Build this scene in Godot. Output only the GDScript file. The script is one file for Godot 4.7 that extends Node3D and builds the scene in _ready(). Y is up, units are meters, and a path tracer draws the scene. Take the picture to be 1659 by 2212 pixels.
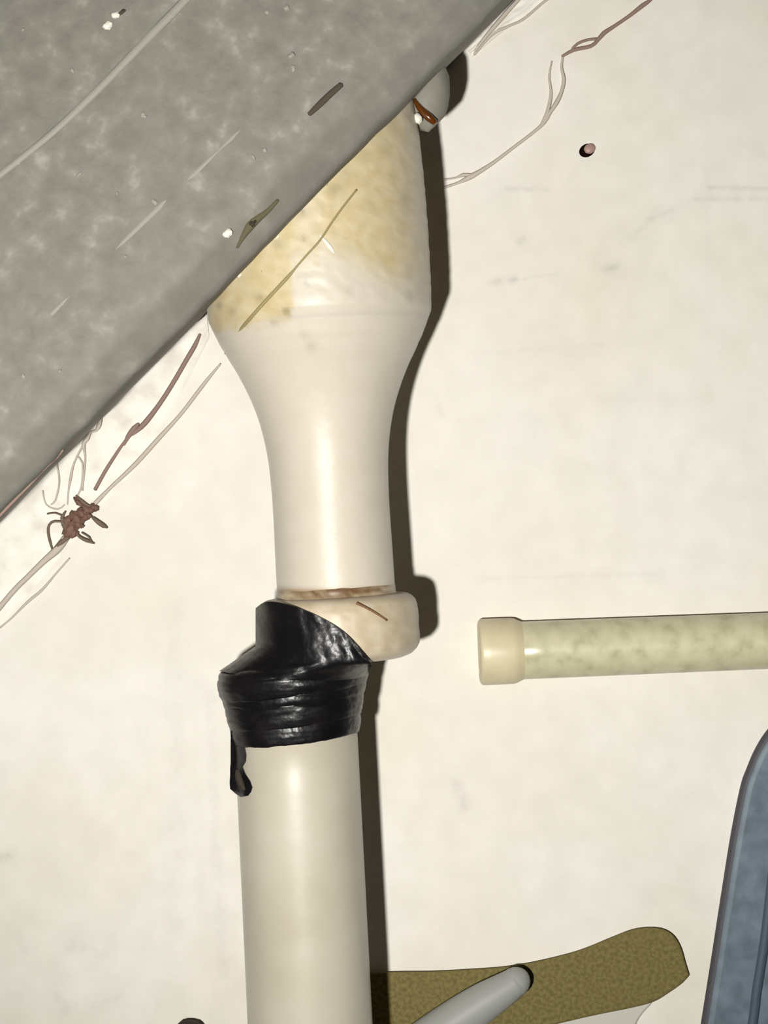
extends Node3D
# A close view of a utility corner: a white reducer pipe under a sloping grey beam, black tape, a wall behind.
# One photo pixel on the wall plane is S metres; the camera stands D pixels off the wall.
const S := 0.0002
const D := 4000.0
const CX := 829.5
const CY := 1106.0
const Z0 := 360.0          # distance of the pipe run's axis from the wall, pixels
const FLOOR_Y := -0.36
const CEIL_Y := 0.9
var Q0 := 576.0
var NI := Vector2(-0.7134, -0.7008)   # across the beam, image sense (y down)
var EL := Vector2(0.7008, -0.7134)    # along the beam, up to the right
var used := {}
var M := {}
var rng := RandomNumberGenerator.new()
var n1 := FastNoiseLite.new()
var n2 := FastNoiseLite.new()

# ---------------------------------------------------------------- helpers
func at(x: float, y: float, z: float) -> Vector3:
	var k: float = (D - z) / D * S
	return Vector3((x - CX) * k, -(y - CY) * k, z * S)

func numbered(called: String) -> String:
	if not used.has(called):
		used[called] = 0
		return called
	used[called] += 1
	return "%s_%03d" % [called, used[called]]

func newst() -> SurfaceTool:
	var st := SurfaceTool.new()
	st.begin(Mesh.PRIMITIVE_TRIANGLES)
	return st

func obj(called: String, st: SurfaceTool, mat: Material, parent: Node = null) -> MeshInstance3D:
	st.generate_normals()
	var mi := MeshInstance3D.new()
	mi.mesh = st.commit()
	mi.material_override = mat
	if parent == null:
		mi.name = numbered(called)
		add_child(mi)
	else:
		mi.name = called
		parent.add_child(mi, true)
	return mi

func thing(called: String, label: String, category: String, group := "") -> Node3D:
	var o := Node3D.new()
	o.name = numbered(called)
	add_child(o)
	tag(o, label, category, group)
	return o

func tag(o: Node, label: String, category: String, group := "") -> void:
	o.set_meta("label", label)
	o.set_meta("category", category)
	if group != "":
		o.set_meta("group", group)

func struct(called: String, st: SurfaceTool, mat: Material, parent: Node = null) -> MeshInstance3D:
	var o := obj(called, st, mat, parent)
	o.set_meta("kind", "structure")
	return o

func tri(st: SurfaceTool, a: Vector3, b: Vector3, c: Vector3) -> void:
	st.add_vertex(a); st.add_vertex(b); st.add_vertex(c)

# rows run down, columns run left to right as seen from the front
func grid(st: SurfaceTool, rows: Array, closed: bool, cols: Array = []) -> void:
	var nr := rows.size()
	for i in nr - 1:
		var A: PackedVector3Array = rows[i]
		var B: PackedVector3Array = rows[i + 1]
		var n := A.size()
		for j in (n if closed else n - 1):
			var k := (j + 1) % n
			var idx := [[i, j], [i, k], [i + 1, k], [i, j], [i + 1, k], [i + 1, j]]
			var ps := [A[j], A[k], B[k], A[j], B[k], B[j]]
			for m in 6:
				if cols.size() > 0:
					st.set_color(cols[idx[m][0]][idx[m][1]])
				st.add_vertex(ps[m])

# a solid turned about an axis through image points (x0,y0)-(x1,y1) at distance z; prof = [[y, radius], ...]
func lathe(st: SurfaceTool, ax: Array, z: float, prof: Array, segs := 72, warp = null, colour = null) -> void:
	var k: float = (D - z) / D * S
	var slope: float = (ax[2] - ax[0]) / (ax[3] - ax[1])
	var dirv := Vector3(slope, -1, 0).normalized()
	var right := Vector3(-dirv.y, dirv.x, 0)
	var rows := []
	var cols := []
	for p in prof:
		var y: float = p[0]
		var r: float = p[1]
		var row := PackedVector3Array()
		var cr := []
		for j in segs:
			var th: float = -PI + TAU * j / segs
			var dr := 0.0
			var dy := 0.0
			if warp != null:
				var w: Vector2 = warp.call(y, th, r)
				dr = w.x
				dy = w.y
			var xc: float = ax[0] + (y + dy - ax[1]) * slope
			var c := at(xc, y + dy, z)
			row.append(c + (right * sin(th) + Vector3(0, 0, 1) * cos(th)) * (r + dr) * k)
			if colour != null:
				cr.append(colour.call(xc + (r + dr) * sin(th), y + dy + r * sin(th) * -slope))
		rows.append(row)
		if colour != null:
			cols.append(cr)
	grid(st, rows, true, cols)

# profile points densified with rounded interpolation
func dense(prof: Array, step: float) -> Array:
	var out := []
	for i in prof.size() - 1:
		var a: Array = prof[i]
		var b: Array = prof[i + 1]
		var n := int(max(1, ceil(abs(b[0] - a[0]) / step)))
		for s in n:
			var t := float(s) / n
			out.append([lerp(float(a[0]), float(b[0]), t), lerp(float(a[1]), float(b[1]), t)])
	out.append(prof[-1])
	return out

func smooth_prof(prof: Array, step: float) -> Array:
	var out := []
	var n := prof.size()
	for i in n - 1:
		var p0: Array = prof[max(i - 1, 0)]
		var p1: Array = prof[i]
		var p2: Array = prof[i + 1]
		var p3: Array = prof[min(i + 2, n - 1)]
		var c := int(max(1, ceil(abs(p2[0] - p1[0]) / step)))
		for s in c:
			var t := float(s) / c
			var y := lerpf(p1[0], p2[0], t)
			out.append([y, cubic_interpolate(float(p1[1]), float(p2[1]), float(p0[1]), float(p3[1]), t)])
	out.append(prof[n - 1])
	return out

# a strip or tube along 3D points with a radius per point; flat < 1 squeezes it towards the wall
func tube(st: SurfaceTool, pts: Array, rad: Array, segs := 8, flat := 1.0) -> void:
	var rows := []
	var n := pts.size()
	for i in n:
		var t: Vector3 = (pts[min(i + 1, n - 1)] - pts[max(i - 1, 0)]).normalized()
		var f := Vector3(0, 0, 1)
		if abs(t.dot(f)) > 0.95:
			f = Vector3(1, 0, 0)
		var r := t.cross(f).normalized()
		var u := r.cross(t).normalized()
		var row := PackedVector3Array()
		var rr: float = rad[i] if rad.size() > 1 else rad[0]
		for j in segs:
			var a := TAU * j / segs
			row.append(pts[i] + (r * cos(a) + u * sin(a) * flat) * rr * S)
		if i == 0:
			var e := PackedVector3Array()
			for j in segs: e.append(pts[i] - t * rr * S * 0.5)
			rows.append(e)
		rows.append(row)
		if i == n - 1:
			var e2 := PackedVector3Array()
			for j in segs: e2.append(pts[i] + t * rr * S * 0.5)
			rows.append(e2)
	# orientation: reverse columns so that fronts face out
	for i in rows.size():
		var rw: PackedVector3Array = rows[i]
		rw.reverse()
		rows[i] = rw
	grid(st, rows, true)

func curve_pts(pp: Array, step := 12.0) -> Array:   # image points [x, y, z, r] -> smooth list of the same
	var out := []
	var n := pp.size()
	for i in n - 1:
		var p0: Array = pp[max(i - 1, 0)]
		var p1: Array = pp[i]
		var p2: Array = pp[i + 1]
		var p3: Array = pp[min(i + 2, n - 1)]
		var d := Vector2(p1[0] - p2[0], p1[1] - p2[1]).length()
		var c := int(max(1, ceil(d / step)))
		for s in c:
			var t := float(s) / c
			var q := []
			for k in 4:
				q.append(cubic_interpolate(float(p1[k]), float(p2[k]), float(p0[k]), float(p3[k]), t))
			out.append(q)
	out.append(pp[n - 1])
	return out

func strand(st: SurfaceTool, pp: Array, segs := 6, flat := 1.0) -> void:
	var c := curve_pts(pp)
	var pts := []
	var rad := []
	for q in c:
		pts.append(at(q[0], q[1], q[2]))
		rad.append(max(0.4, q[3] * (D - q[2]) / D))
	tube(st, pts, rad, segs, flat)

# closed sheet from a front grid of points and a thickness (pixels) towards the wall
func sheet(st: SurfaceTool, rows: Array, thick: float) -> void:
	var back := []
	for r in rows:
		var b := PackedVector3Array()
		for p in r: b.append(p - Vector3(0, 0, thick * S))
		back.append(b)
	st.set_smooth_group(1)
	grid(st, rows, false)
	st.set_smooth_group(2)
	var rb := []
	for r in back:
		var q: PackedVector3Array = r.duplicate()
		q.reverse()
		rb.append(q)
	grid(st, rb, false)
	st.set_smooth_group(3)
	var n: int = rows[0].size()
	grid(st, [back[0], rows[0]], false)
	grid(st, [rows[-1], back[-1]], false)
	for i in rows.size() - 1:
		var fl: Vector3 = rows[i][0]; var fl2: Vector3 = rows[i + 1][0]
		var bl: Vector3 = back[i][0]; var bl2: Vector3 = back[i + 1][0]
		tri(st, bl, fl, fl2); tri(st, bl, fl2, bl2)
		var fr: Vector3 = rows[i][n - 1]; var fr2: Vector3 = rows[i + 1][n - 1]
		var br: Vector3 = back[i][n - 1]; var br2: Vector3 = back[i + 1][n - 1]
		tri(st, fr, br, br2); tri(st, fr, br2, fr2)
	st.set_smooth_group(0)

# an image outline given depth z0..z1 with a rounded front edge
func prism(st: SurfaceTool, poly: Array, z0: float, z1: float, bev: float) -> void:
	var n := poly.size()
	var area := 0.0
	for i in n:
		var a: Vector2 = poly[i]
		var b: Vector2 = poly[(i + 1) % n]
		area += a.x * b.y - b.x * a.y
	var pl := poly.duplicate()
	for i in range(n - 1, 0, -1):          # drop repeated corners
		if pl[i].distance_to(pl[i - 1]) < 3.0: pl.remove_at(i)
	if pl[0].distance_to(pl[-1]) < 3.0: pl.remove_at(pl.size() - 1)
	n = pl.size()
	if area < 0: pl.reverse()              # clockwise on the picture
	var nrm := []
	for i in n:
		var a: Vector2 = pl[(i + n - 1) % n]
		var b: Vector2 = pl[i]
		var c: Vector2 = pl[(i + 1) % n]
		var d1 := (b - a).normalized()
		var d2 := (c - b).normalized()
		var m := (Vector2(-d1.y, d1.x) + Vector2(-d2.y, d2.x))
		m = m / max(0.5, m.length_squared() * 0.5)
		nrm.append(m)
	var layers := [[0.0, z0], [0.0, z1 - bev]]
	for s in range(1, 6):
		var a := PI / 2 * s / 5.0
		layers.append([bev * (1 - cos(a)), z1 - bev + bev * sin(a)])
	var rows := []
	for L in layers:
		var row := PackedVector3Array()
		for i in n:
			var p: Vector2 = pl[i] + nrm[i] * L[0]
			row.append(at(p.x, p.y, L[1]))
		row.reverse()
		rows.append(row)
	rows.reverse()
	st.set_smooth_group(1)
	# seen from outside, moving down the rows goes from front to back
	for i in rows.size():
		var rw: PackedVector3Array = rows[i]
		rw.reverse()
		rows[i] = rw
	rows.reverse()
	grid(st, rows, true)
	for side in 2:
		var L: Array = layers[-1] if side == 0 else layers[0]
		var f := PackedVector2Array()
		for i in n: f.append(pl[i] + nrm[i] * L[0])
		var ids := Geometry2D.triangulate_polygon(PackedVector2Array(pl))
		st.set_smooth_group(2 + side)
		for q in range(0, ids.size(), 3):
			var a: Vector2 = f[ids[q]]; var b: Vector2 = f[ids[q + 1]]; var c: Vector2 = f[ids[q + 2]]
			var cw := (b - a).cross(c - a) > 0
			if side == 1: cw = not cw
			if cw: tri(st, at(a.x, a.y, L[1]), at(b.x, b.y, L[1]), at(c.x, c.y, L[1]))
			else: tri(st, at(a.x, a.y, L[1]), at(c.x, c.y, L[1]), at(b.x, b.y, L[1]))
	st.set_smooth_group(0)

func smooth_poly(pp: Array, step := 14.0) -> Array:   # open chain of [x, y] smoothed
	var src := []
	for p in pp: src.append([p[0], p[1], 0, 0])
	var out := []
	for q in curve_pts(src, step): out.append(Vector2(q[0], q[1]))
	return out

# lumpy ellipsoid; c in world metres, radii in pixels, angle in the picture plane
func blob(st: SurfaceTool, c: Vector3, rx: float, ry: float, rz: float, ang := 0.0, lump := 0.15, seed_off := 0.0) -> void:
	var rows := []
	for i in 13:
		var ph := PI * i / 12.0
		var row := PackedVector3Array()
		for j in 18:
			var th := -PI + TAU * j / 18.0
			var d := Vector3(sin(ph) * sin(th), cos(ph), sin(ph) * cos(th))
			var l: float = 1.0 + lump * n1.get_noise_3d(d.x * 60 + seed_off, d.y * 60, d.z * 60) * 1.6
			var p := Vector3(d.x * rx, d.y * ry, d.z * rz) * l * S
			row.append(c + p.rotated(Vector3(0, 0, 1), ang))
		rows.append(row)
	grid(st, rows, true)

func box(st: SurfaceTool, a: Vector3, b: Vector3) -> void:
	st.set_smooth_group(-1)
	var p := []
	for i in 8:
		p.append(Vector3(b.x if i & 1 else a.x, b.y if i & 2 else a.y, b.z if i & 4 else a.z))
	for f in [[6, 7, 5, 4], [3, 2, 0, 1], [2, 6, 4, 0], [7, 3, 1, 5], [2, 3, 7, 6], [4, 5, 1, 0]]:
		tri(st, p[f[0]], p[f[1]], p[f[2]]); tri(st, p[f[0]], p[f[2]], p[f[3]])
	st.set_smooth_group(0)

func mat(c: Color, rough := 0.5, spec := 0.5) -> StandardMaterial3D:
	var m := StandardMaterial3D.new()
	m.albedo_color = c
	m.roughness = rough
	m.metallic_specular = spec
	return m

func rgb(r: float, g: float, b: float) -> Color:
	return Color(r / 255.0, g / 255.0, b / 255.0)

func noise_tex(seed_n: int, freq: float, stops: Array, size := 512, normal := false, bump := 4.0) -> NoiseTexture2D:
	var f := FastNoiseLite.new()
	f.seed = seed_n
	f.noise_type = FastNoiseLite.TYPE_SIMPLEX_SMOOTH
	f.frequency = freq
	f.fractal_octaves = 5
	var t := NoiseTexture2D.new()
	t.width = size
	t.height = size
	t.seamless = true
	t.noise = f
	if normal:
		t.as_normal_map = true
		t.bump_strength = bump
	else:
		var g := Gradient.new()
		var offs := PackedFloat32Array()
		var cs := PackedColorArray()
		for s in stops:
			offs.append(s[0]); cs.append(s[1])
		g.offsets = offs
		g.colors = cs
		t.color_ramp = g
	return t

func tri_tex(m: StandardMaterial3D, k: float) -> void:
	m.uv1_triplanar = true
	m.uv1_world_triplanar = true
	m.uv1_scale = Vector3.ONE * k

# beam surface: how far off the wall its skin stands, u pixels in from the wall line
var sec := [[0, 0], [3, 360], [7, 540], [10, 640], [12, 672], [15, 686], [20, 695], [30, 702], [56, 716], [78, 727], [88, 732], [104, 735], [140, 736]]
func beam_z(x: float, y: float) -> float:
	var u: float = (Vector2(x - CX, y - CY)).dot(NI) - Q0
	if u <= 0: return 0.0
	for i in sec.size() - 1:
		if u <= sec[i + 1][0]:
			return lerpf(sec[i][1], sec[i + 1][1], (u - sec[i][0]) / float(sec[i + 1][0] - sec[i][0]))
	return 736.0

# reducer: axis and radius in the picture
var AX := [666.0, 250.0, 730.0, 1344.0]
func rx(y: float) -> float: return AX[0] + (y - AX[1]) * (AX[2] - AX[0]) / (AX[3] - AX[1])
var RP := [[215, 229], [260, 232], [300, 236], [400, 241.5], [500, 243.5], [600, 243.5], [668, 242], [684, 240.5], [692, 237], [706, 231], [722, 224], [750, 210], [800, 184], [850, 162], [900, 145.5], [950, 135], [1000, 129], [1060, 126.5], [1110, 126], [1200, 127], [1268, 127.5]]
func red_r(y: float) -> float:
	for i in RP.size() - 1:
		if y <= RP[i + 1][0]:
			return lerpf(RP[i][1], RP[i + 1][1], clampf((y - RP[i][0]) / float(RP[i + 1][0] - RP[i][0]), 0, 1))
	return 127.5
func red_z(x: float, y: float) -> float:
	var r := red_r(y)
	var dx := x - rx(y)
	return Z0 + sqrt(max(0.0, r * r - dx * dx)) * 0.9

# ---------------------------------------------------------------- scene
func _ready() -> void:
	rng.seed = 7
	n1.seed = 11; n1.frequency = 0.02
	n2.seed = 23; n2.frequency = 0.011; n2.fractal_octaves = 3

	var cam := Camera3D.new()
	cam.name = "camera"
	cam.fov = rad_to_deg(2.0 * atan(CY / D))
	cam.near = 0.01
	cam.position = Vector3(0, 0, D * S)
	add_child(cam)
	cam.current = true

	var we := WorldEnvironment.new()
	we.name = "world_environment"
	var env := Environment.new()
	env.background_mode = Environment.BG_COLOR
	env.background_color = Color(0.02, 0.02, 0.02)
	env.tonemap_mode = Environment.TONE_MAPPER_LINEAR
	env.tonemap_exposure = 1.0
	env.sdfgi_enabled = true
	env.ssao_enabled = true
	env.ssil_enabled = true
	we.environment = env
	add_child(we)

	# the photographer's flash, low and to the left of the lens
	var fl := SpotLight3D.new()
	fl.name = "camera_flash"
	fl.position = Vector3(-405 * S, -354 * S, D * S)
	fl.light_color = Color(1.0, 0.993, 0.962)
	fl.light_energy = 0.815
	fl.light_size = 0.003
	fl.spot_range = 6.0
	fl.spot_attenuation = 2.0
	fl.spot_angle = 39.0
	fl.spot_angle_attenuation = 1.0
	fl.shadow_enabled = true
	add_child(fl)
	fl.look_at_from_position(fl.position, at(900, 900, 0), Vector3.UP)

	make_materials()
	make_room()
	make_beam()
	make_reducer()
	make_drain()
	make_tape()
	make_wall_pipe()
	make_olive()
	make_blue()
	make_caulk()
	make_smalls()
	make_webs()

func make_materials() -> void:
	M.plain = mat(rgb(58, 56, 52), 0.9, 0.2)
	var w := mat(Color.WHITE, 0.75, 0.3)
	w.albedo_texture = wall_texture()
	w.normal_enabled = true
	w.normal_texture = noise_tex(5, 0.02, [], 512, true, 2.0)
	w.normal_scale = 0.25
	M.wall = w
	var b := mat(Color.WHITE, 0.62, 0.35)
	b.albedo_texture = noise_tex(31, 0.014, [[0.0, rgb(108, 105, 98)], [0.35, rgb(116, 113, 106)], [0.6, rgb(121, 118, 111)], [0.74, rgb(127, 124, 117)], [0.84, rgb(137, 134, 127)], [1.0, rgb(152, 149, 141)]], 1024)
	b.normal_enabled = true
	b.normal_texture = noise_tex(32, 0.03, [], 512, true, 3.0)
	b.normal_scale = 0.3
	tri_tex(b, 5.5)
	M.beam = b
	var r := mat(Color.WHITE, 0.42, 0.42)
	r.vertex_color_use_as_albedo = true
	r.normal_enabled = true
	r.normal_texture = noise_tex(41, 0.02, [], 256, true, 1.5)
	r.normal_scale = 0.28
	r.rim_enabled = true
	r.rim = 0.22
	r.rim_tint = 0.5
	tri_tex(r, 18.0)
	M.reducer = r
	var d := mat(Color.WHITE, 0.4, 0.42)
	d.albedo_texture = noise_tex(51, 0.01, [[0.0, rgb(170, 161, 143)], [0.5, rgb(182, 175, 160)], [1.0, rgb(190, 184, 171)]], 512)
	d.normal_enabled = true
	d.normal_texture = noise_tex(52, 0.02, [], 256, true, 1.5)
	d.normal_scale = 0.14
	d.rim_enabled = true
	d.rim = 0.22
	d.rim_tint = 0.5
	tri_tex(d, 4.0)
	M.pipe = d
	var t := mat(Color.WHITE, 0.36, 0.45)
	t.albedo_texture = noise_tex(61, 0.02, [[0.0, rgb(9, 8, 10)], [0.6, rgb(16, 14, 17)], [1.0, rgb(34, 31, 33)]], 256)
	t.normal_enabled = true
	t.normal_texture = noise_tex(62, 0.04, [], 256, true, 4.0)
	t.normal_scale = 0.35
	tri_tex(t, 12.0)
	M.tape = t
	var p := mat(Color.WHITE, 0.28, 0.5)
	p.albedo_texture = noise_tex(71, 0.02, [[0.0, rgb(150, 145, 112)], [0.35, rgb(184, 179, 148)], [0.6, rgb(196, 191, 160)], [1.0, rgb(206, 200, 172)]], 512)
	tri_tex(p, 8.0)
	M.wallpipe = p
	var c := mat(Color.WHITE, 0.4, 0.5)
	c.albedo_texture = noise_tex(72, 0.02, [[0.0, rgb(190, 176, 142)], [1.0, rgb(212, 202, 172)]], 256)
	tri_tex(c, 10.0)
	M.coupler = c
	var o := mat(Color.WHITE, 0.75, 0.25)
	o.albedo_texture = noise_tex(81, 0.06, [[0.0, rgb(92, 82, 48)], [0.5, rgb(112, 101, 62)], [1.0, rgb(126, 116, 76)]], 512)
	tri_tex(o, 14.0)
	M.olive = o
	M.greytube = mat(rgb(150, 151, 148), 0.5, 0.4)
	M.palegrey = mat(rgb(190, 187, 178), 0.5, 0.4)
	var bl := mat(Color.WHITE, 0.5, 0.4)
	bl.albedo_texture = noise_tex(91, 0.02, [[0.0, rgb(84, 95, 106)], [0.5, rgb(98, 112, 124)], [1.0, rgb(112, 126, 138)]], 512)
	tri_tex(bl, 8.0)
	M.blue = bl
	M.bluerim = mat(rgb(74, 72, 78), 0.55, 0.35)
	M.bluerib = mat(rgb(72, 84, 98), 0.55, 0.35)
	var ck := mat(Color.WHITE, 0.6, 0.35)
	ck.albedo_texture = noise_tex(101, 0.015, [[0.0, rgb(206, 198, 190)], [0.5, rgb(226, 222, 215)], [1.0, rgb(236, 233, 226)]], 512)
	tri_tex(ck, 8.0)
	M.caulk = ck
	M.web = mat(rgb(142, 120, 112), 0.9, 0.1)
	M.webpale = mat(rgb(188, 178, 167), 0.9, 0.1)
	M.weblight = mat(rgb(205, 198, 186), 0.8, 0.2)
	M.spider = mat(rgb(118, 90, 78), 0.6, 0.3)
	M.leg = mat(rgb(112, 96, 84), 0.7, 0.3)
	M.dark = mat(rgb(52, 46, 38), 0.7, 0.3)
	M.slit = mat(rgb(74, 66, 58), 0.8, 0.2)
	M.smear = mat(rgb(88, 82, 62), 0.7, 0.3)
	var am := mat(rgb(84, 44, 9), 0.15, 0.6)
	M.amber = am
	M.white = mat(rgb(225, 220, 208), 0.3, 0.5)
	M.brown = mat(rgb(122, 90, 64), 0.6, 0.3)
	M.seam = mat(rgb(142, 139, 131), 0.6, 0.35)
	M.sealant = mat(rgb(128, 125, 116), 0.6, 0.35)
	M.nail = mat(rgb(158, 128, 120), 0.5, 0.5)
	M.hole = mat(rgb(20, 10, 8), 0.9, 0.1)
	M.thread = mat(rgb(146, 134, 96), 0.7, 0.3)  # olive tone of the diagonal line on the reducer

# plaster paint: broad blotches, fine mottling and the grubby marks that are on this wall
const TW := 1024
const TPX := 4.0             # photo pixels per texel
const TX0 := -1200.0
const TY0 := -900.0
func wall_texture() -> ImageTexture:
	var fa := FastNoiseLite.new(); fa.seed = 3; fa.frequency = 0.006; fa.fractal_octaves = 3
	var fb := FastNoiseLite.new(); fb.seed = 4; fb.frequency = 0.045; fb.fractal_octaves = 3
	var ia := fa.get_seamless_image(TW, TW)
	var ib := fb.get_seamless_image(TW, TW)
	ia.convert(Image.FORMAT_L8); ib.convert(Image.FORMAT_L8)
	var da := ia.get_data()
	var db := ib.get_data()
	var out := PackedByteArray()
	out.resize(TW * TW * 3)
	for i in TW * TW:
		var a: float = da[i] / 255.0 - 0.5
		var b: float = db[i] / 255.0 - 0.5
		out[i * 3] = int(clampf(222 + a * 8 + b * 9, 0, 255))
		out[i * 3 + 1] = int(clampf(217 + a * 9 + b * 9, 0, 255))
		out[i * 3 + 2] = int(clampf(209 + a * 18 + b * 10, 0, 255))
	var img := Image.create_from_data(TW, TW, false, Image.FORMAT_RGB8, out)
	# scuffs: [x0,y0,x1,y1,width,strength]
	for m in [[1060, 606, 1110, 602, 9, 0.10], [1110, 602, 1200, 590, 5, 0.05], [1310, 576, 1328, 572, 10, 0.12], [1528, 402, 1659, 406, 5, 0.10], [1500, 428, 1659, 428, 5, 0.07],
			[1090, 405, 1180, 408, 5, 0.08], [1360, 512, 1405, 470, 9, 0.06], [1405, 470, 1450, 452, 6, 0.05], [1120, 520, 1128, 516, 8, 0.10], [1040, 760, 1300, 742, 6, 0.03], [1040, 1248, 1420, 1238, 5, 0.04],
			[985, 1690, 1000, 1740, 16, 0.07], [150, 2040, 220, 2060, 14, 0.05], [380, 1300, 370, 2000, 26, 0.025], [450, 1500, 480, 2100, 14, 0.04], [30, 2000, 50, 2050, 16, 0.04],
			[945, 880, 955, 895, 6, 0.06], [1525, 0, 1527, 850, 5, 0.02], [1300, 864, 1527, 858, 5, 0.02], [660, 2030, 700, 2050, 10, 0.04], [0, 1850, 14, 1848, 10, 0.12], [120, 2150, 140, 2180, 12, 0.05], [200, 2170, 260, 2150, 8, 0.04]]:
		stain(img, m)
	return ImageTexture.create_from_image(img)

func stain(img: Image, m: Array) -> void:
	var p0 := Vector2((m[0] - TX0) / TPX, (m[1] - TY0) / TPX)
	var p1 := Vector2((m[2] - TX0) / TPX, (m[3] - TY0) / TPX)
	var w: float = max(0.8, m[4] / TPX)
	for y in range(int(min(p0.y, p1.y) - w * 2) - 1, int(max(p0.y, p1.y) + w * 2) + 2):
		for x in range(int(min(p0.x, p1.x) - w * 2) - 1, int(max(p0.x, p1.x) + w * 2) + 2):
			if x < 0 or y < 0 or x >= TW or y >= TW: continue
			var q := Geometry2D.get_closest_point_to_segment(Vector2(x, y), p0, p1)
			var d := q.distance_to(Vector2(x, y)) / w
			var f: float = exp(-d * d) * m[5] * 0.7 * (0.75 + 0.8 * n1.get_noise_2d(x * 9.0, y * 9.0))
			var c := img.get_pixel(x, y)
			img.set_pixel(x, y, Color(c.r * (1 - f), c.g * (1 - f * 1.02), c.b * (1 - f * 0.95)))

func make_room() -> void:
	var xl := -0.62
	var xr := 0.92
	var zf := 2.2
	# back wall: a slab with its painted face at z = 0
	var st := newst()
	var x0 := xl; var x1 := xr; var y0 := FLOOR_Y; var y1 := CEIL_Y
	st.set_smooth_group(-1)
	var fv := [Vector3(x0, y1, 0), Vector3(x1, y1, 0), Vector3(x1, y0, 0), Vector3(x0, y1, 0), Vector3(x1, y0, 0), Vector3(x0, y0, 0)]
	for v in fv:
		var px: float = v.x / S + CX
		var py: float = -v.y / S + CY
		st.set_uv(Vector2((px - TX0) / TPX / TW, (py - TY0) / TPX / TW))
		st.add_vertex(v)
	st.generate_normals()
	st.generate_tangents()
	var wall := MeshInstance3D.new()
	wall.name = "wall_back"
	wall.mesh = st.commit()
	wall.material_override = M.wall
	wall.set_meta("kind", "structure")
	wall.set_meta("label", "off-white painted plaster wall behind the pipes")
	add_child(wall)
	st = newst()
	box(st, Vector3(x0, y0, -0.1), Vector3(x1, y1, -0.0005))
	struct("backing", st, M.plain, wall)
	st = newst(); box(st, Vector3(xl - 0.1, y0 - 0.1, -0.1), Vector3(xl, y1 + 0.1, zf + 0.1)); struct("wall_left", st, M.plain)
	st = newst(); box(st, Vector3(xr, y0 - 0.1, -0.1), Vector3(xr + 0.1, y1 + 0.1, zf + 0.1)); struct("wall_right", st, M.plain)
	st = newst(); box(st, Vector3(xl, y0 - 0.1, zf), Vector3(xr, y1 + 0.1, zf + 0.1)); struct("wall_front", st, M.plain)
	st = newst(); box(st, Vector3(xl, y0 - 0.1, -0.1), Vector3(xr, y0, zf)); struct("floor", st, M.plain)
	st = newst(); box(st, Vector3(xl, y1, -0.1), Vector3(xr, y1 + 0.1, zf)); struct("ceiling", st, M.plain)

func beam_pt(q: float, t: float, z: float) -> Vector3:
	var p := NI * q + EL * t
	return Vector3(p.x * S, -p.y * S, z * S)

func make_beam() -> void:
	var b := thing("sloping_beam", "grey mottled beam sloping up to the right across the corner of the white wall", "beam")
	b.set_meta("kind", "structure")
	var st := newst()
	var rows := []
	var section := sec.duplicate()
	for u in [220, 330, 470, 640, 800]: section.append([u, 737])
	var nt := 260
	for i in nt + 1:
		var t := lerpf(-2900, 4900, float(i) / nt)
		var row := PackedVector3Array()
		for s in section:
			var u: float = s[0]
			var z: float = s[1]
			var wob: float = 5.0 * n1.get_noise_2d(t * 0.5, 3.0) + 3.0 * n1.get_noise_2d(t * 2.2, 40.0)
			wob *= clampf(1.0 - u / 110.0, 0.0, 1.0) * clampf(z / 300.0, 0.3, 1.0)
			var dz: float = 3.0 * n2.get_noise_2d(t * 0.6, u * 0.6) if u > 90 else 0.0
			row.append(beam_pt((Q0 + u + wob) * (D - z) / D, t, z + dz))
		row.append(beam_pt(1430, t, 700))
		row.append(beam_pt(1430, t, 0))
		row.reverse()
		rows.append(row)
	rows.reverse()
	grid(st, rows, true)
	obj("body", st, M.beam, b)
	# pale raised seam across the face
	st = newst()
	strand(st, [[470, -80, 736, 9], [400, 0, 736, 10], [320, 82, 736, 10], [250, 155, 736, 9], [190, 215, 736, 9], [110, 290, 736, 8], [0, 378, 736, 8], [-80, 440, 736, 8]], 10, 0.6)
	obj("seam", st, M.seam, b).set_meta("label", "pale raised seam line")
	st = newst()
	strand(st, [[560, 240, 735, 5], [500, 300, 735, 7], [410, 385, 735, 7], [310, 480, 735, 7], [210, 580, 735, 7], [110, 680, 735, 5]], 8, 0.4)
	obj("seam", st, M.seam, b)
	# fine print of the rough casting: low ridges
	st = newst()
	blob(st, at(233, 55, 737), 9, 7, 5, 0.7, 0.3, 1)
	obj("paint_speck", st, M.white, b)
	st = newst()
	blob(st, at(250, 33, 737), 8, 6, 5, 0.2, 0.3, 5)
	obj("paint_speck", st, M.white, b)
	st = newst()
	blob(st, at(264, 27, 736), 9, 4, 5, 0.6, 0.3, 9)
	obj("dark_speck", st, M.slit, b)
	st = newst()
	blob(st, at(630, 120, 737), 7, 5, 4, 0.6, 0.3, 12)
	obj("paint_speck", st, M.seam, b)
	for k in 16:
		st = newst()
		var x := rng.randf_range(10, 760)
		var y := rng.randf_range(10, max(20.0, 980 - x * 1.1))
		blob(st, at(x, y, 737), rng.randf_range(3, 7), rng.randf_range(2, 5), 1.6, rng.randf_range(0, 3), 0.3, k * 3.0)
		obj("paint_speck", st, M.seam, b)

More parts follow.
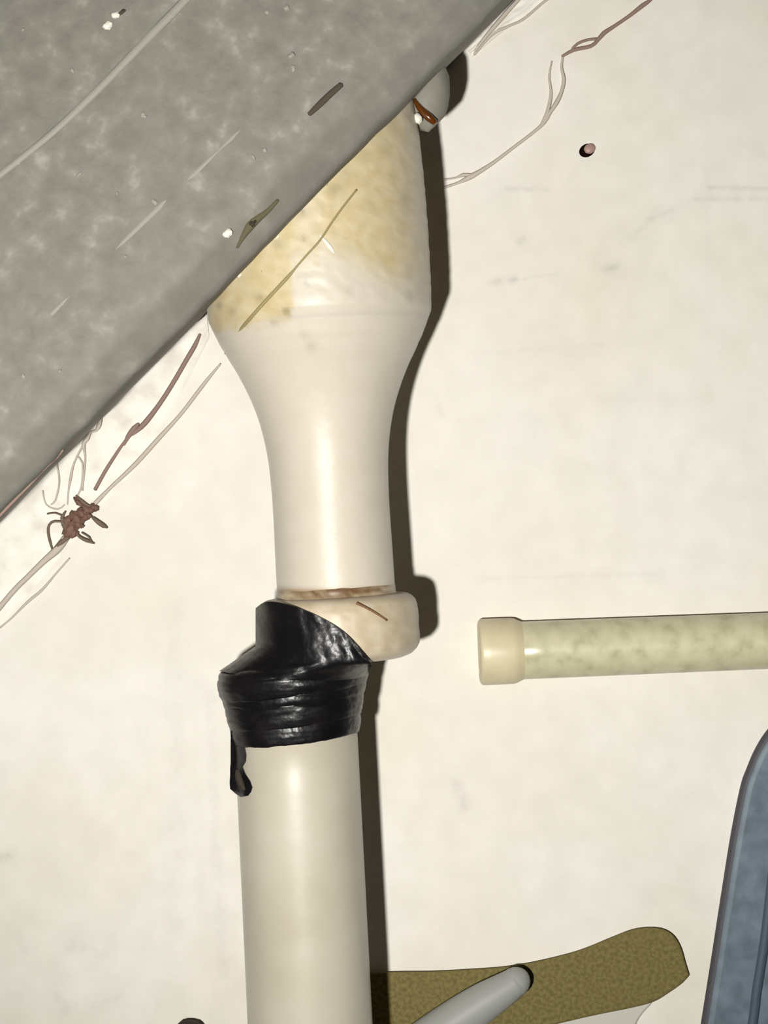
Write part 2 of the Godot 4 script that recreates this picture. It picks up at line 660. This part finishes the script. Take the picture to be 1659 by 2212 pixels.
func red_colour(x: float, y: float) -> Color:
	var xx := clampf(x, 380, 1000)
	var edge: float
	if xx < 642: edge = 726 - (xx - 480) * 0.08
	elif xx < 700: edge = 596
	elif xx < 850: edge = 560 + (xx - 700) * 0.45
	else: edge = 628
	var soft: float = 9.0 if xx < 642 else 34.0
	var wob: float = 14.0 * n1.get_noise_2d(x * 3.0, y * 3.0)
	var f: float = clampf((edge + wob - y) / soft * 0.5 + 0.5, 0, 1)
	if xx > 642 and xx < 700:
		f *= 0.75  # glue tone thinned to paint in the bright highlight band
	if xx > 840: f *= lerpf(1.0, 0.45, clampf((xx - 840) / 70.0, 0, 1))
	var white := Color(0.57, 0.52, 0.445)
	var wm: float = 0.5 + 0.5 * n2.get_noise_2d(x * 1.5, y * 1.5)
	white = white.lerp(Color(0.52, 0.465, 0.38), wm * 0.6)
	var g1 := Color(0.50, 0.40, 0.225)
	var g2 := Color(0.565, 0.475, 0.31)
	var g3 := Color(0.45, 0.395, 0.25)
	var m := clampf(0.5 + 1.1 * n2.get_noise_2d(x * 2.4 + 90, y * 2.4), 0, 1)
	var glue := g1.lerp(g2, m).lerp(g3, clampf(0.9 * n1.get_noise_2d(x * 1.2, y * 1.2 + 300), 0, 1))
	var c := white.lerp(glue, f)
	var seam: float = y - (713 - (x - 600) * 0.075)  # shading of the rim step, painted in as a darker line
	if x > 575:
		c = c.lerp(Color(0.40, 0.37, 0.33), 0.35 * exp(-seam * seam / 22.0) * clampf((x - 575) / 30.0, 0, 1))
	# mould freckles and scuffs
	for s in [[662, 494, 9, 0.6], [665, 552, 8, 0.4], [806, 318, 12, 0.35], [630, 698, 9, 0.6], [576, 667, 10, 0.35], [604, 720, 7, 0.3], [735, 445, 16, 0.22], [752, 415, 18, 0.2], [725, 455, 14, 0.25], [672, 640, 9, 0.4], [485, 675, 8, 0.4], [515, 690, 9, 0.3], [610, 560, 12, 0.3], [875, 455, 12, 0.25], [885, 655, 10, 0.25], [760, 655, 12, 0.15], [680, 765, 12, 0.2], [665, 742, 10, 0.15], [885, 610, 10, 0.15], [505, 625, 7, 0.3], [560, 520, 8, 0.3]]:
		var d2: float = ((x - s[0]) * (x - s[0]) + (y - s[1]) * (y - s[1])) / (s[2] * s[2])
		if d2 < 6:
			c = c.lerp(Color(0.12, 0.10, 0.05), exp(-d2) * s[3])
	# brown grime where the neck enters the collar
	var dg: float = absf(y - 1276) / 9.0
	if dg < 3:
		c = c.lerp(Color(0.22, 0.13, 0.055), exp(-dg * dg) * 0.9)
	c.a = 1.0
	return c

func col_colour(x: float, y: float) -> Color:
	var m := clampf(0.5 + 0.9 * n2.get_noise_2d(x * 2.0, y * 2.0 + 500), 0, 1)
	var c := Color(0.44, 0.36, 0.245).lerp(Color(0.53, 0.45, 0.34), m)
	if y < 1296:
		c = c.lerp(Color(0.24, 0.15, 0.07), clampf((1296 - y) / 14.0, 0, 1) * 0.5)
	c.a = 1
	return c

func make_reducer() -> void:
	var t := thing("pipe_reducer", "white flared plastic pipe reducer smeared with tan glue, fixed under the grey beam", "pipe fitting")
	var st := newst()
	var prof := smooth_prof(RP, 7.0)
	prof.append([1290, 127.5])
	prof.insert(0, [214, 1.0])
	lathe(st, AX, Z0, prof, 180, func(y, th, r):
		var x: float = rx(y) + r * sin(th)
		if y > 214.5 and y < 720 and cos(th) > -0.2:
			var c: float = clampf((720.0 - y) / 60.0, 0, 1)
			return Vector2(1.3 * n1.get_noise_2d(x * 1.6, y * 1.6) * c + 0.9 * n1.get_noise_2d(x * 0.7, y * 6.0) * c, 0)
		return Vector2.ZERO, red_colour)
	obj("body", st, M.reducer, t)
	# collar socket round the end of the neck
	st = newst()
	var cp := [[1286, 126], [1287, 140], [1289, 152], [1294, 162], [1302, 169], [1314, 173.5], [1340, 175], [1380, 175], [1396, 173], [1408, 167], [1418, 156], [1424, 140], [1426, 110], [1426, 1]]
	lathe(st, AX, Z0, dense(cp, 5.0), 120, func(y, th, r):
		var x: float = rx(y) + r * sin(th)
		return Vector2(1.8 * n1.get_noise_2d(x * 1.5, y * 1.5), 0), col_colour)
	obj("collar", st, M.reducer, t).set_meta("label", "tan stained socket collar")
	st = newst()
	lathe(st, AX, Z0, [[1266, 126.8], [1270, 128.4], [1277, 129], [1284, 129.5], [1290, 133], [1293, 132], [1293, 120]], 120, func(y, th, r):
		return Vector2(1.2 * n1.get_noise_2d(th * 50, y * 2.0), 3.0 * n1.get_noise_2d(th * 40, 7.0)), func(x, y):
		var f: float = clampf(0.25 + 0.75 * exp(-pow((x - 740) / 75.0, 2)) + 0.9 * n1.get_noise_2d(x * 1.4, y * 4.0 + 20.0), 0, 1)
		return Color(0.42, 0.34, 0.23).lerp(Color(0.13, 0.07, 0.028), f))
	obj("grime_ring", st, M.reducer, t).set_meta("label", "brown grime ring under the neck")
	# fold in the glue on the collar
	st = newst()
	var pts := []
	for p in [[770, 1303], [790, 1312], [812, 1324], [836, 1340]]:
		var dx: float = p[0] - rx(p[1])
		pts.append([p[0], p[1], Z0 + sqrt(175.0 * 175.0 - dx * dx) * 0.91, 2.6])
	strand(st, pts)
	obj("crease", st, M.brown, t)
	# dried sliver of white glue
	st = newst()
	pts = []
	for p in [[690, 508, 2], [702, 520, 4], [714, 535, 5], [722, 547, 2]]:
		pts.append([p[0], p[1], red_z(p[0], p[1]) + 1, p[2]])
	strand(st, pts, 8)
	obj("glue_sliver", st, M.white, t)
	# thin olive line across the tan glue
	pts = []
	for p in [[484, 762], [500, 742], [540, 692], [580, 646], [620, 602], [640, 578], [662, 552], [690, 520], [716, 480], [740, 446], [768, 410]]:
		var r: float = 4.5 if p[0] < 640 else 2.6
		var rr := red_r(p[1])
		var an := asin(clampf((p[0] - rx(p[1])) / rr, -1, 1))
		pts.append([rx(p[1]) + (rr + 5.5) * sin(an), p[1], Z0 + (rr + 6.5) * 0.91 * cos(an), r * 0.85])
	st = newst()
	strand(st, pts, 8, 0.6)
	obj("diagonal_line", st, M.thread, t).set_meta("label", "olive line running diagonally across the glue")
	# crumbs of glue along the joint with the beam
	var crumbs := [[528, 585, 17, 9, 0.6, "white"], [546, 572, 8, 6, 0.5, "white"], [556, 562, 5, 8, 0.2, "coupler"], [541, 596, 8, 8, 0, "brown"], [512, 598, 8, 5, 0.7, "smear"], [570, 585, 5, 8, 0, "smear"], [640, 455, 9, 6, 0.6, "coupler"], [700, 400, 10, 5, 0.7, "coupler"], [600, 512, 10, 6, 0.7, "coupler"], [478, 640, 8, 12, 0.2, "coupler"], [760, 335, 10, 5, 0.7, "coupler"]]
	for c in crumbs:
		st = newst()
		blob(st, at(c[0], c[1], red_z(c[0], c[1]) + 1), c[2], c[3], 6, c[4], 0.35, c[0])
		obj("glue_crumb", st, M[c[5]], t)

var BX := [633.0, 1450.0, 670.0, 2212.0]
func bx_(y: float) -> float: return BX[0] + (y - BX[1]) * (BX[2] - BX[0]) / (BX[3] - BX[1])

func make_drain() -> void:
	var k: float = (D - Z0) / D * S
	var yend: float = CY - FLOOR_Y / k
	var st := newst()
	lathe(st, BX, Z0, [[1440, 1], [1440, 132], [1700, 133], [2000, 134], [2300, 135], [yend, 137], [yend, 1]], 96)
	var o := obj("drain_pipe", st, M.pipe)
	tag(o, "smooth upright white pipe running down from the black tape", "pipe")

func make_tape() -> void:
	var t := thing("tape_wrap", "black electrical tape wound around the loose joint between reducer and lower pipe", "tape")
	# windings round the head of the lower pipe
	var base := [[1398, 62], [1408, 88], [1416, 112], [1426, 137], [1435, 153], [1444, 160], [1456, 161], [1475, 157], [1500, 151], [1530, 144], [1560, 139], [1590, 136.5]]
	var wind := [[1398, 1462, 0.0], [1450, 1492, 3.0], [1478, 1520, 1.5], [1506, 1556, 2.5], [1540, 1592, 0.5]]
	for w in wind:
		var st := newst()
		var prof := [[w[0], max(br(base, w[0]) - 12, 134.2) if w[0] > 1435 else br(base, w[0]) - 12]]
		var n := 14
		for i in n + 1:
			var f := float(i) / n
			var y: float = lerpf(w[0], w[1], f)
			prof.append([y, br(base, y) + w[2] + 3.5 * sin(PI * min(1.0, f * 1.0)) * (0.4 + 0.6 * f)])
		prof.append([w[1] + 0.5, max(br(base, w[1]) - 8, 134.4)])
		var tilt: float = 10.0 + w[2] * 2.0
		lathe(st, BX, Z0, prof, 96, func(y, th, r):
			var wr: float = 1.6 * n1.get_noise_2d(th * 60 + w[0], y * 4.0) + 1.2 * n2.get_noise_2d(th * 200, y * 0.8 + w[0])
			return Vector2(wr, -sin(th) * tilt * 0.75 + 2.5 * n1.get_noise_2d(th * 90.0, w[0])))
		obj("winding", st, M.tape, t)
	# lap pulled up over the lower left of the collar
	var top := [[552, 1314], [574, 1300], [610, 1303], [660, 1319], [715, 1346], [755, 1376], [785, 1410], [803, 1436]]
	var rows := []
	var nc := 40
	var nr := 16
	for i in nr + 1:
		rows.append(PackedVector3Array())
	for j in nc + 1:
		var f := float(j) / nc
		var pt := chain(top, f)
		var dx: float = clampf((pt.x - rx(pt.y)) / 179.0, -1, 1)
		var sx: float = sqrt(1 - dx * dx)
		var zc: float = Z0 + 184.0 * 0.91 * sx
		# lower edge lies on the first winding
		var th := lerpf(-PI * 0.5, PI * 0.47, f)
		var lo := Vector2(bx_(1450) + 160 * sin(th), 1450 + 20.0 * smoothstep(0.05, 0.5, f) - 8.0 * smoothstep(0.7, 1.0, f))
		var zl: float = Z0 + 163.0 * 0.91 * cos(th)
		var ymid: float = max(pt.y, 1396.0 + 36.0 * smoothstep(0.0, 0.4, f))
		for i in nr + 1:
			var g := float(i) / nr
			var p: Vector2
			var z: float
			if g < 0.5:
				var h := g / 0.5
				p = Vector2(pt.x, lerpf(pt.y, ymid, h)); z = zc
			else:
				var h: float = (g - 0.5) / 0.5
				p = Vector2(lerpf(pt.x, lo.x, h), lerpf(ymid, lo.y, (g - 0.5) / 0.5)); z = lerpf(zc, zl, h)
			z += 3.5 * n2.get_noise_2d(j * 14.0, i * 22.0) + 2.0
			rows[i].append(at(p.x, p.y, z))
	var st2 := newst()
	sheet(st2, rows, 5.0)
	obj("lap", st2, M.tape, t)
	# loose tail stuck down the left side
	rows = []
	for r in [[1520, 503, 540], [1560, 500, 534], [1600, 498, 527], [1618, 498, 529], [1634, 498, 532], [1648, 498, 531], [1660, 497, 524], [1675, 497, 530], [1690, 496, 540], [1704, 497, 545], [1714, 508, 542], [1722, 520, 536]]:
		var row := PackedVector3Array()
		for j in 7:
			var f := j / 6.0
			var x := lerpf(r[1], r[2], f)
			var dx: float = x - bx_(r[0])
			var rr := 139.0
			var z: float = Z0 + (sqrt(rr * rr - dx * dx) * 0.91 if absf(dx) < rr else 0.0)
			z = max(z, Z0 + 34.0 + 14.0 * f) + 5
			if r[0] > 1655:
				z += 7 * sin(PI * f) * clampf((r[0] - 1655.0) / 25.0, 0, 1)
			row.append(at(x, r[0] - 3 * f, z))
		rows.append(row)
	st2 = newst()
	sheet(st2, rows, 5.0)
	obj("tail", st2, M.tape, t)
	st2 = newst()
	strand(st2, [[513, 1663, Z0 + 70, 5], [516, 1680, Z0 + 73, 8], [522, 1695, Z0 + 77, 7], [528, 1706, Z0 + 80, 4]], 8, 0.6)  # paler strand paints the highlight along the tail's fold
	obj("fold_highlight", st2, M.dark, t)

func br(base: Array, y: float) -> float:
	for i in base.size() - 1:
		if y <= base[i + 1][0]:
			return lerpf(base[i][1], base[i + 1][1], clampf((y - base[i][0]) / float(base[i + 1][0] - base[i][0]), 0, 1))
	return base[-1][1]

func chain(pp: Array, f: float) -> Vector2:
	var c := smooth_poly(pp, 6.0)
	var L := 0.0
	for i in c.size() - 1: L += c[i].distance_to(c[i + 1])
	var want := L * f
	for i in c.size() - 1:
		var d: float = c[i].distance_to(c[i + 1])
		if want <= d or i == c.size() - 2:
			return c[i].lerp(c[i + 1], clampf(want / d, 0, 1))
		want -= d
	return c[-1]

# a turned part lying along the wall: x positions with radii, axis centre line y = a + b x
func lie(st: SurfaceTool, prof: Array, y0: float, slope: float, z: float, flatten := 1.0) -> void:
	var k: float = (D - z) / D * S
	var rows := []
	for p in prof:
		var c := at(p[0], y0 + (p[0] - 1030) * slope, z)
		var along := Vector3(1, -slope, 0).normalized()
		var up := Vector3(-along.y, along.x, 0)
		var row := PackedVector3Array()
		for j in 64:
			var a := TAU * j / 64.0
			row.append(c + (up * cos(a) + Vector3(0, 0, 1) * sin(a) * flatten) * p[1] * k)
		rows.append(row)
	grid(st, rows, true)

func make_wall_pipe() -> void:
	var t := thing("wall_pipe", "pale greenish plastic pipe with a collared end lying level against the wall", "pipe")
	var zc := 34.0
	var st := newst()
	var prof := [[1105, 1], [1105, 60]]
	for x in range(1110, 4200, 60):
		prof.append([x, 62.5 - (x - 1110) * 0.0035])
	lie(st, prof, 1409, -0.0395, zc)
	obj("tube", st, M.wallpipe, t)
	st = newst()
	lie(st, [[1034, 1], [1034, 46], [1034, 62], [1035.5, 67], [1038, 70], [1042, 71.5], [1060, 71.5], [1085, 71.5], [1106, 71], [1112, 70], [1118, 67.5], [1124, 64.5], [1130, 62]], 1409, -0.0395, zc)
	obj("coupler", st, M.coupler, t).set_meta("label", "cream collar at the pipe end")

func make_olive() -> void:
	# broad olive handle, low against the wall
	var up := [[700, 2106], [845, 2099], [930, 2098], [1010, 2094], [1090, 2088], [1170, 2074], [1250, 2053], [1320, 2025], [1365, 2008], [1405, 2003], [1436, 2008], [1458, 2024], [1472, 2050], [1480, 2078], [1488, 2104]]
	var lo := [[1488, 2108], [1474, 2124], [1446, 2144], [1412, 2164], [1360, 2178], [1290, 2192], [1200, 2213], [1100, 2240], [980, 2262], [850, 2275], [700, 2280]]
	var poly := smooth_poly(up, 12.0)
	poly.append_array(smooth_poly(lo, 12.0))
	var st := newst()
	prism(st, poly, 0.3, 22.0, 5.0)
	var o := obj("curved_handle", st, M.olive)
	tag(o, "dull olive curved handle with blunt raised end, low on the wall beside the white pipe", "handle")
	# grey tube leaning across it
	st = newst()
	var pts := [[1118, 2118, 92, 30], [1085, 2140, 92, 36], [1040, 2168, 92, 42], [980, 2208, 92, 46], [900, 2264, 92, 48], [700, 2400, 92, 50], [200, 2740, 92, 52]]
	strand(st, pts, 24)
	blob(st, at(1112, 2122, 92), 34, 31, 30, 0.6, 0.0)
	o = obj("grey_tube", st, M.greytube)
	tag(o, "pale grey round-ended tube crossing in front of the olive handle", "tube")
	# pale moulding beneath the olive end
	st = newst()
	var pl := smooth_poly([[1090, 2238], [1180, 2206], [1290, 2180], [1400, 2152], [1408, 2166], [1396, 2180], [1380, 2200], [1368, 2230], [1350, 2300], [1330, 2420]], 14.0)
	pl.append_array(smooth_poly([[1300, 2440], [1180, 2440], [1090, 2420], [1080, 2330]], 20.0))
	prism(st, pl, 0.3, 12.0, 4.0)
	o = obj("pale_bracket", st, M.palegrey)
	tag(o, "pale plastic bracket under the raised end of the olive handle", "bracket")

func make_blue() -> void:
	var t := thing("blue_tub", "slate blue plastic tub with dark rim standing by the wall at the right edge", "tub")
	var k: float = (D - 60) / D * S
	var yb: float = CY - (FLOOR_Y + 0.0005) / k
	var left := [[1860, 1440], [1780, 1465], [1720, 1510], [1659, 1577], [1632, 1618], [1612, 1664], [1600, 1700], [1580, 1800], [1556, 1950], [1536, 2080], [1515, 2212]]
	var outer := smooth_poly(left, 16.0)
	var e: Vector2 = outer[-1]
	outer.append(Vector2(e.x - (yb - 2212) * 0.155, yb))
	var all := outer.duplicate()
	all.append(Vector2(2700, yb)); all.append(Vector2(2660, 1700)); all.append(Vector2(2600, 1540)); all.append(Vector2(2500, 1450)); all.append(Vector2(2380, 1436))
	var st := newst()
	prism(st, all, 2.0, 70.0, 26.0)
	obj("body", st, M.blue, t)
	# dark rim bead following the edge
	st = newst()
	var pts := []
	for p in left:
		pts.append([p[0] + 11.0, p[1] + 4.0, 54.0, 13.0])
	pts.append([e.x + 11 - (yb - 2212) * 0.155, yb - 12, 54.0, 13.0])
	strand(st, pts, 14)
	obj("rim", st, M.bluerim, t).set_meta("label", "dark rim bead")
	st = newst()
	pts = []
	for p in left:
		pts.append([p[0] + 29.0, p[1] + 8.0, 62.0, 6.5])
	pts.append([e.x + 36 - (yb - 2212) * 0.155, yb - 12, 62.0, 7.0])
	strand(st, pts, 10)
	obj("rim", st, M.bluerib, t)
	# darker rib down the panel
	st = newst()
	strand(st, [[1690, 1700, 66, 10], [1672, 1850, 66, 11], [1660, 1960, 66, 12], [1650, 2040, 66, 12], [1634, 2140, 66, 12], [1622, 2230, 66, 12], [1560, 2600, 66, 12], [1490, yb - 14, 66, 12]], 12)
	obj("rib", st, M.bluerib, t).set_meta("label", "darker raised rib")

func strip(pu: Array, pl: Array, h: float, seed_n: float, ridges: float) -> SurfaceTool:
	# low bead between an upper and a lower line on the wall
	var rows := []
	var n := 60
	for i in n + 1:
		var f := float(i) / n
		var a := chain(pu, f)
		var b := chain(pl, f)
		var row := PackedVector3Array()
		for j in 15:
			var g := j / 14.0
			var p := a.lerp(b, g)
			var z: float = 0.6 + h * pow(sin(PI * clampf(lerpf(0.15, 1.0, g), 0, 1)), 0.7) * (1 + 0.4 * n1.get_noise_2d(p.x * 1.2 + seed_n, p.y * 1.2))
			z += ridges * sin(g * 14.0 + 2.0 * n2.get_noise_2d(p.x, p.y + seed_n)) * sin(PI * g)
			row.append(at(p.x, p.y, max(0.5, z)))
		row.reverse()
		rows.append(row)
	var st := newst()
	rows.reverse()
	sheet(st, rows, 0.4)
	return st

func make_caulk() -> void:
	var st := strip([[-240, 1372], [0, 1126], [200, 922], [330, 790], [446, 676]], [[-160, 1500], [0, 1352], [200, 1120], [330, 960], [452, 730]], 9.0, 5.0, 1.2)
	var o := obj("caulk_bead", st, M.caulk)
	tag(o, "bright white caulk bead between beam and wall, left of the reducer", "caulk")
	st = strip([[1004, 104], [1060, 48], [1108, 0], [1200, -94]], [[1022, 122], [1090, 66], [1180, 4], [1290, -80]], 8.0, 90.0, 2.4)
	o = obj("caulk_bead", st, M.caulk)
	tag(o, "ridged white caulk strip beside the beam, above and right of the reducer", "caulk")

func make_smalls() -> void:
	# grey sealant filling the corner over the reducer's right shoulder
	var st := newst()
	blob(st, at(922, 202, 352), 46, 74, 46, -0.12, 0.10, 31)
	blob(st, at(916, 230, 352), 42, 28, 42, 0.2, 0.10, 37)
	var o := obj("sealant_lump", st, M.sealant)
	tag(o, "grey sealant lump in the corner of beam and reducer top", "sealant")
	st = newst()
	strand(st, [[895, 214, 396, 3], [902, 227, 397, 6], [913, 240, 397, 8], [927, 254, 397, 9], [940, 265, 395, 6]], 10)
	o = obj("resin_drip", st, M.amber)
	tag(o, "small amber brown resin drip at the top right of the reducer", "resin")
	st = newst()
	blob(st, at(902, 256, 398), 9, 11, 8, 0.5, 0.15, 2)  # white bead models the glossy glint beside the drip
	o = obj("glint_bead", st, M.white)
	tag(o, "tiny white glue bead put in for the glint next to the amber drip", "glue")
	# marks stuck on the beam
	st = newst()
	strand(st, [[668, 247, 737, 5], [690, 226, 738, 7], [715, 202, 738, 7], [738, 182, 737, 6]], 10, 0.5)  # flat dark rod stands in for a slot in the beam face
	o = obj("dark_slot", st, M.slit)
	tag(o, "short dark slot in the grey beam face, drawn as a flat rod", "slot")
	st = newst()
	var pts := []
	for p in [[512, 535, 3], [524, 512, 6], [540, 486, 11], [556, 472, 9], [578, 455, 6], [600, 432, 4]]:
		pts.append([p[0], p[1], beam_z(p[0], p[1]) + 1, p[2]])
	strand(st, pts, 10, 0.5)
	o = obj("dirt_smear", st, M.smear)
	tag(o, "dark olive dirt smear on the beam's rounded edge", "dirt")
	st = newst()
	blob(st, at(546, 482, beam_z(546, 482) + 2), 9, 7, 5, 0.7, 0.3, 3)
	o = obj("dark_speck", st, M.dark)
	tag(o, "dark brown speck in the dirt smear on the beam edge", "speck")
	st = newst()
	blob(st, at(492, 504, beam_z(492, 504) + 3), 10, 7, 6, 0.6, 0.2, 8)  # white blob put in for a glint on the beam
	o = obj("glint_fleck", st, M.white)
	tag(o, "white fleck put in for a glint on the beam just left of the dirt smear", "glue")
	# dark strand put in as the shadow at the joint's left end
	st = newst()
	strand(st, [[406, 704, 6, 3], [424, 690, 30, 6], [440, 674, 60, 8], [456, 656, 90, 8], [466, 640, 120, 5]], 8)
	o = obj("gap_shadow", st, M.dark)
	tag(o, "dark strand painted as the shadow where beam, wall and reducer meet on the left", "gap_shadow")
	# nail in the wall
	var nl := thing("wall_nail", "small round nail head in its dark hole on the bare wall, upper right", "nail")
	st = newst()
	prism(st, ring(1268, 325, 18, 14, -0.5), 0.2, 2.0, 0.8)
	obj("hole", st, M.hole, nl)
	st = newst()
	blob(st, at(1274, 321, 2), 13, 11, 5, 0.5, 0.05, 4)
	obj("head", st, M.nail, nl)
	# dark knob peeping in at the bottom
	var kb := thing("wooden_stick", "dark stick whose rounded tip shows left of the white drain pipe", "stick")
	st = newst()
	blob(st, at(408, 2238, 60), 36, 34, 34, 0.0, 0.05, 6)
	obj("tip", st, M.dark, kb)
	st = newst()
	tube(st, [at(408, 2260, 60), at(408, 2500, 60), Vector3(at(408, 2500, 60).x, FLOOR_Y + 0.002, 60 * S)], [14.0, 14.0, 14.0], 12)
	obj("shaft", st, M.dark, kb)

func ring(cx: float, cy: float, rx_: float, ry_: float, ang: float) -> Array:
	var out := []
	for i in 24:
		var a := TAU * i / 24.0
		out.append(Vector2(cx, cy) + Vector2(cos(a) * rx_, sin(a) * ry_).rotated(ang))
	return out

func web(label: String, m: Material, lists: Array) -> void:
	var o := thing("cobweb_strand", label, "cobweb")
	for l in lists:
		var st := newst()
		strand(st, l, 6)
		obj("thread", st, m, o)

func make_webs() -> void:
	web("dark dusty cobweb strand running down left from the reducer's shoulder", M.web, [
		[[432, 722, 14, 3], [420, 748, 14, 5], [400, 782, 14, 5], [375, 825, 14, 5], [345, 872, 14, 5], [312, 915, 13, 6], [290, 935, 12, 4], [272, 950, 12, 3], [232, 1010, 12, 4], [205, 1058, 12, 4]],
		[[300, 915, 13, 3], [290, 925, 13, 6], [276, 944, 13, 5], [268, 962, 12, 2]]])
	web("fainter dusty cobweb strand below the dark one, ending at the spider", M.webpale, [
		[[476, 786, 8, 2], [440, 830, 8, 4], [390, 895, 9, 4], [340, 950, 9, 5], [290, 1005, 10, 5], [240, 1052, 10, 4], [205, 1088, 10, 5], [190, 1105, 10, 3]]])
	web("long dusty cobweb strand trailing off below the spider, with a painted wall shading line", M.webpale, [
		[[150, 1150, 9, 8], [125, 1185, 9, 9], [95, 1212, 9, 7], [60, 1246, 9, 6], [28, 1278, 9, 6], [-20, 1336, 8, 6]],
		[[150, 1206, 7, 2], [120, 1240, 7, 2], [90, 1275, 7, 3], [60, 1300, 6, 3], [25, 1335, 6, 2], [0, 1356, 6, 2]]])  # thin strand draws the wall shading at the caulk's outer edge
	var grime := []
	for q in [[136, 972, 2], [122, 988, 5], [104, 1004, 4], [88, 1022, 3], [64, 1048, 3], [24, 1088, 4], [-30, 1144, 4]]:
		grime.append([q[0], q[1], beam_z(q[0], q[1]) + 3.0, q[2]])
	web("pinkish grime line along the beam's lower edge above the spider", M.web, [
		grime])
	web("tangle of fine grey cobweb threads hanging between beam and spider", M.webpale, [
		[[219, 900, 20, 2], [214, 918, 20, 5], [208, 930, 20, 3], [196, 934, 20, 2], [188, 948, 20, 5], [180, 960, 18, 4], [184, 985, 16, 2], [182, 1020, 14, 2], [178, 1060, 12, 2]],
		[[180, 960, 18, 2], [160, 1000, 16, 2], [153, 1030, 14, 3], [148, 1060, 12, 2], [146, 1090, 10, 2]],
		[[165, 985, 14, 2], [178, 1000, 14, 2], [176, 1050, 12, 2], [165, 1075, 10, 2]],
		[[122, 1000, 16, 1.5], [128, 1040, 14, 2], [120, 1080, 12, 2], [110, 1090, 10, 1.5]],
		[[92, 1060, 14, 1.5], [100, 1090, 12, 1.5], [125, 1100, 10, 2], [140, 1090, 10, 1.5]]])
	web("twisted dusty cobweb strand descending from the top right corner of the wall", M.web, [
		[[1420, -14, 5, 3], [1400, 4, 5, 4], [1388, 12, 5, 5], [1360, 34, 5, 4], [1325, 58, 5, 4], [1304, 72, 6, 5], [1290, 88, 6, 4], [1276, 100, 6, 4], [1240, 108, 5, 4], [1214, 122, 5, 3]],
		[[1292, 84, 6, 3], [1270, 86, 6, 3], [1248, 94, 6, 3], [1236, 106, 5, 3]]])
	web("looping cobweb thread in the middle of the wall below the twisted strand", M.webpale, [
		[[1216, 120, 5, 2], [1213, 145, 5, 3], [1218, 172, 5, 4], [1213, 198, 5, 4], [1202, 222, 5, 5], [1190, 240, 5, 4], [1176, 264, 5, 4], [1152, 286, 5, 3.5], [1110, 318, 5, 3.5], [1068, 350, 5, 4], [1034, 372, 5, 5], [1012, 384, 5, 6], [992, 394, 5, 3], [958, 406, 5, 3]],
		[[1192, 132, 4, 1.5], [1186, 165, 4, 2.5], [1190, 195, 4, 3], [1188, 220, 4, 4], [1180, 248, 4, 4], [1168, 272, 4, 3]],
		[[1022, 378, 5, 3], [1000, 378, 5, 4], [985, 384, 5, 2], [958, 388, 5, 2]]])
	web("grey dusty line along the ridged caulk strip by the top of the beam", M.webpale, [
		[[1026, 110, 9, 3], [1050, 78, 11, 4], [1076, 48, 11, 5], [1102, 18, 11, 5], [1135, -18, 11, 5]],
		[[1024, 118, 6, 3], [1060, 76, 7, 4], [1100, 56, 7, 3], [1130, 42, 6, 3], [1170, 8, 6, 3], [1200, -14, 6, 3]]])
	# the spider
	var sp := thing("spider", "small brown spider curled among dusty webs below the grey beam", "spider")
	var st := newst()
	for q in [[152, 1140, 13, 17], [146, 1124, 9, 14], [160, 1150, 8, 12], [166, 1118, 15, 10], [178, 1108, 12, 9], [190, 1100, 13, 8], [204, 1096, 10, 6], [170, 1132, 10, 8], [186, 1116, 9, 11], [172, 1086, 14, 5]]:
		blob(st, at(q[0], q[1], 15), q[2], q[3], 11, -0.75, 0.5, q[0])
	obj("body", st, M.spider, sp)
	var legs := [
		[[160, 1146, 16, 3], [172, 1160, 18, 3], [188, 1168, 16, 4], [204, 1174, 10, 1.5]],
		[[176, 1150, 15, 1.5], [192, 1160, 15, 2], [198, 1170, 10, 2]],
		[[200, 1118, 16, 3], [212, 1128, 18, 5], [224, 1136, 14, 5], [232, 1140, 8, 2]],
		[[140, 1128, 16, 2], [118, 1126, 18, 3], [106, 1134, 18, 3], [104, 1150, 16, 3], [108, 1170, 14, 3], [114, 1190, 10, 2]],
		[[138, 1116, 16, 2], [120, 1108, 18, 2], [102, 1110, 16, 2]],
		[[142, 1104, 16, 2], [134, 1118, 20, 4], [138, 1136, 18, 4], [150, 1152, 14, 3]],
		[[164, 1070, 14, 2], [176, 1082, 18, 4], [190, 1092, 18, 3], [206, 1096, 14, 3]],
		[[148, 1160, 14, 5], [132, 1172, 14, 6], [118, 1188, 10, 4]]]
	for l in legs:
		st = newst()
		strand(st, l, 7)
		obj("leg", st, M.leg, sp)
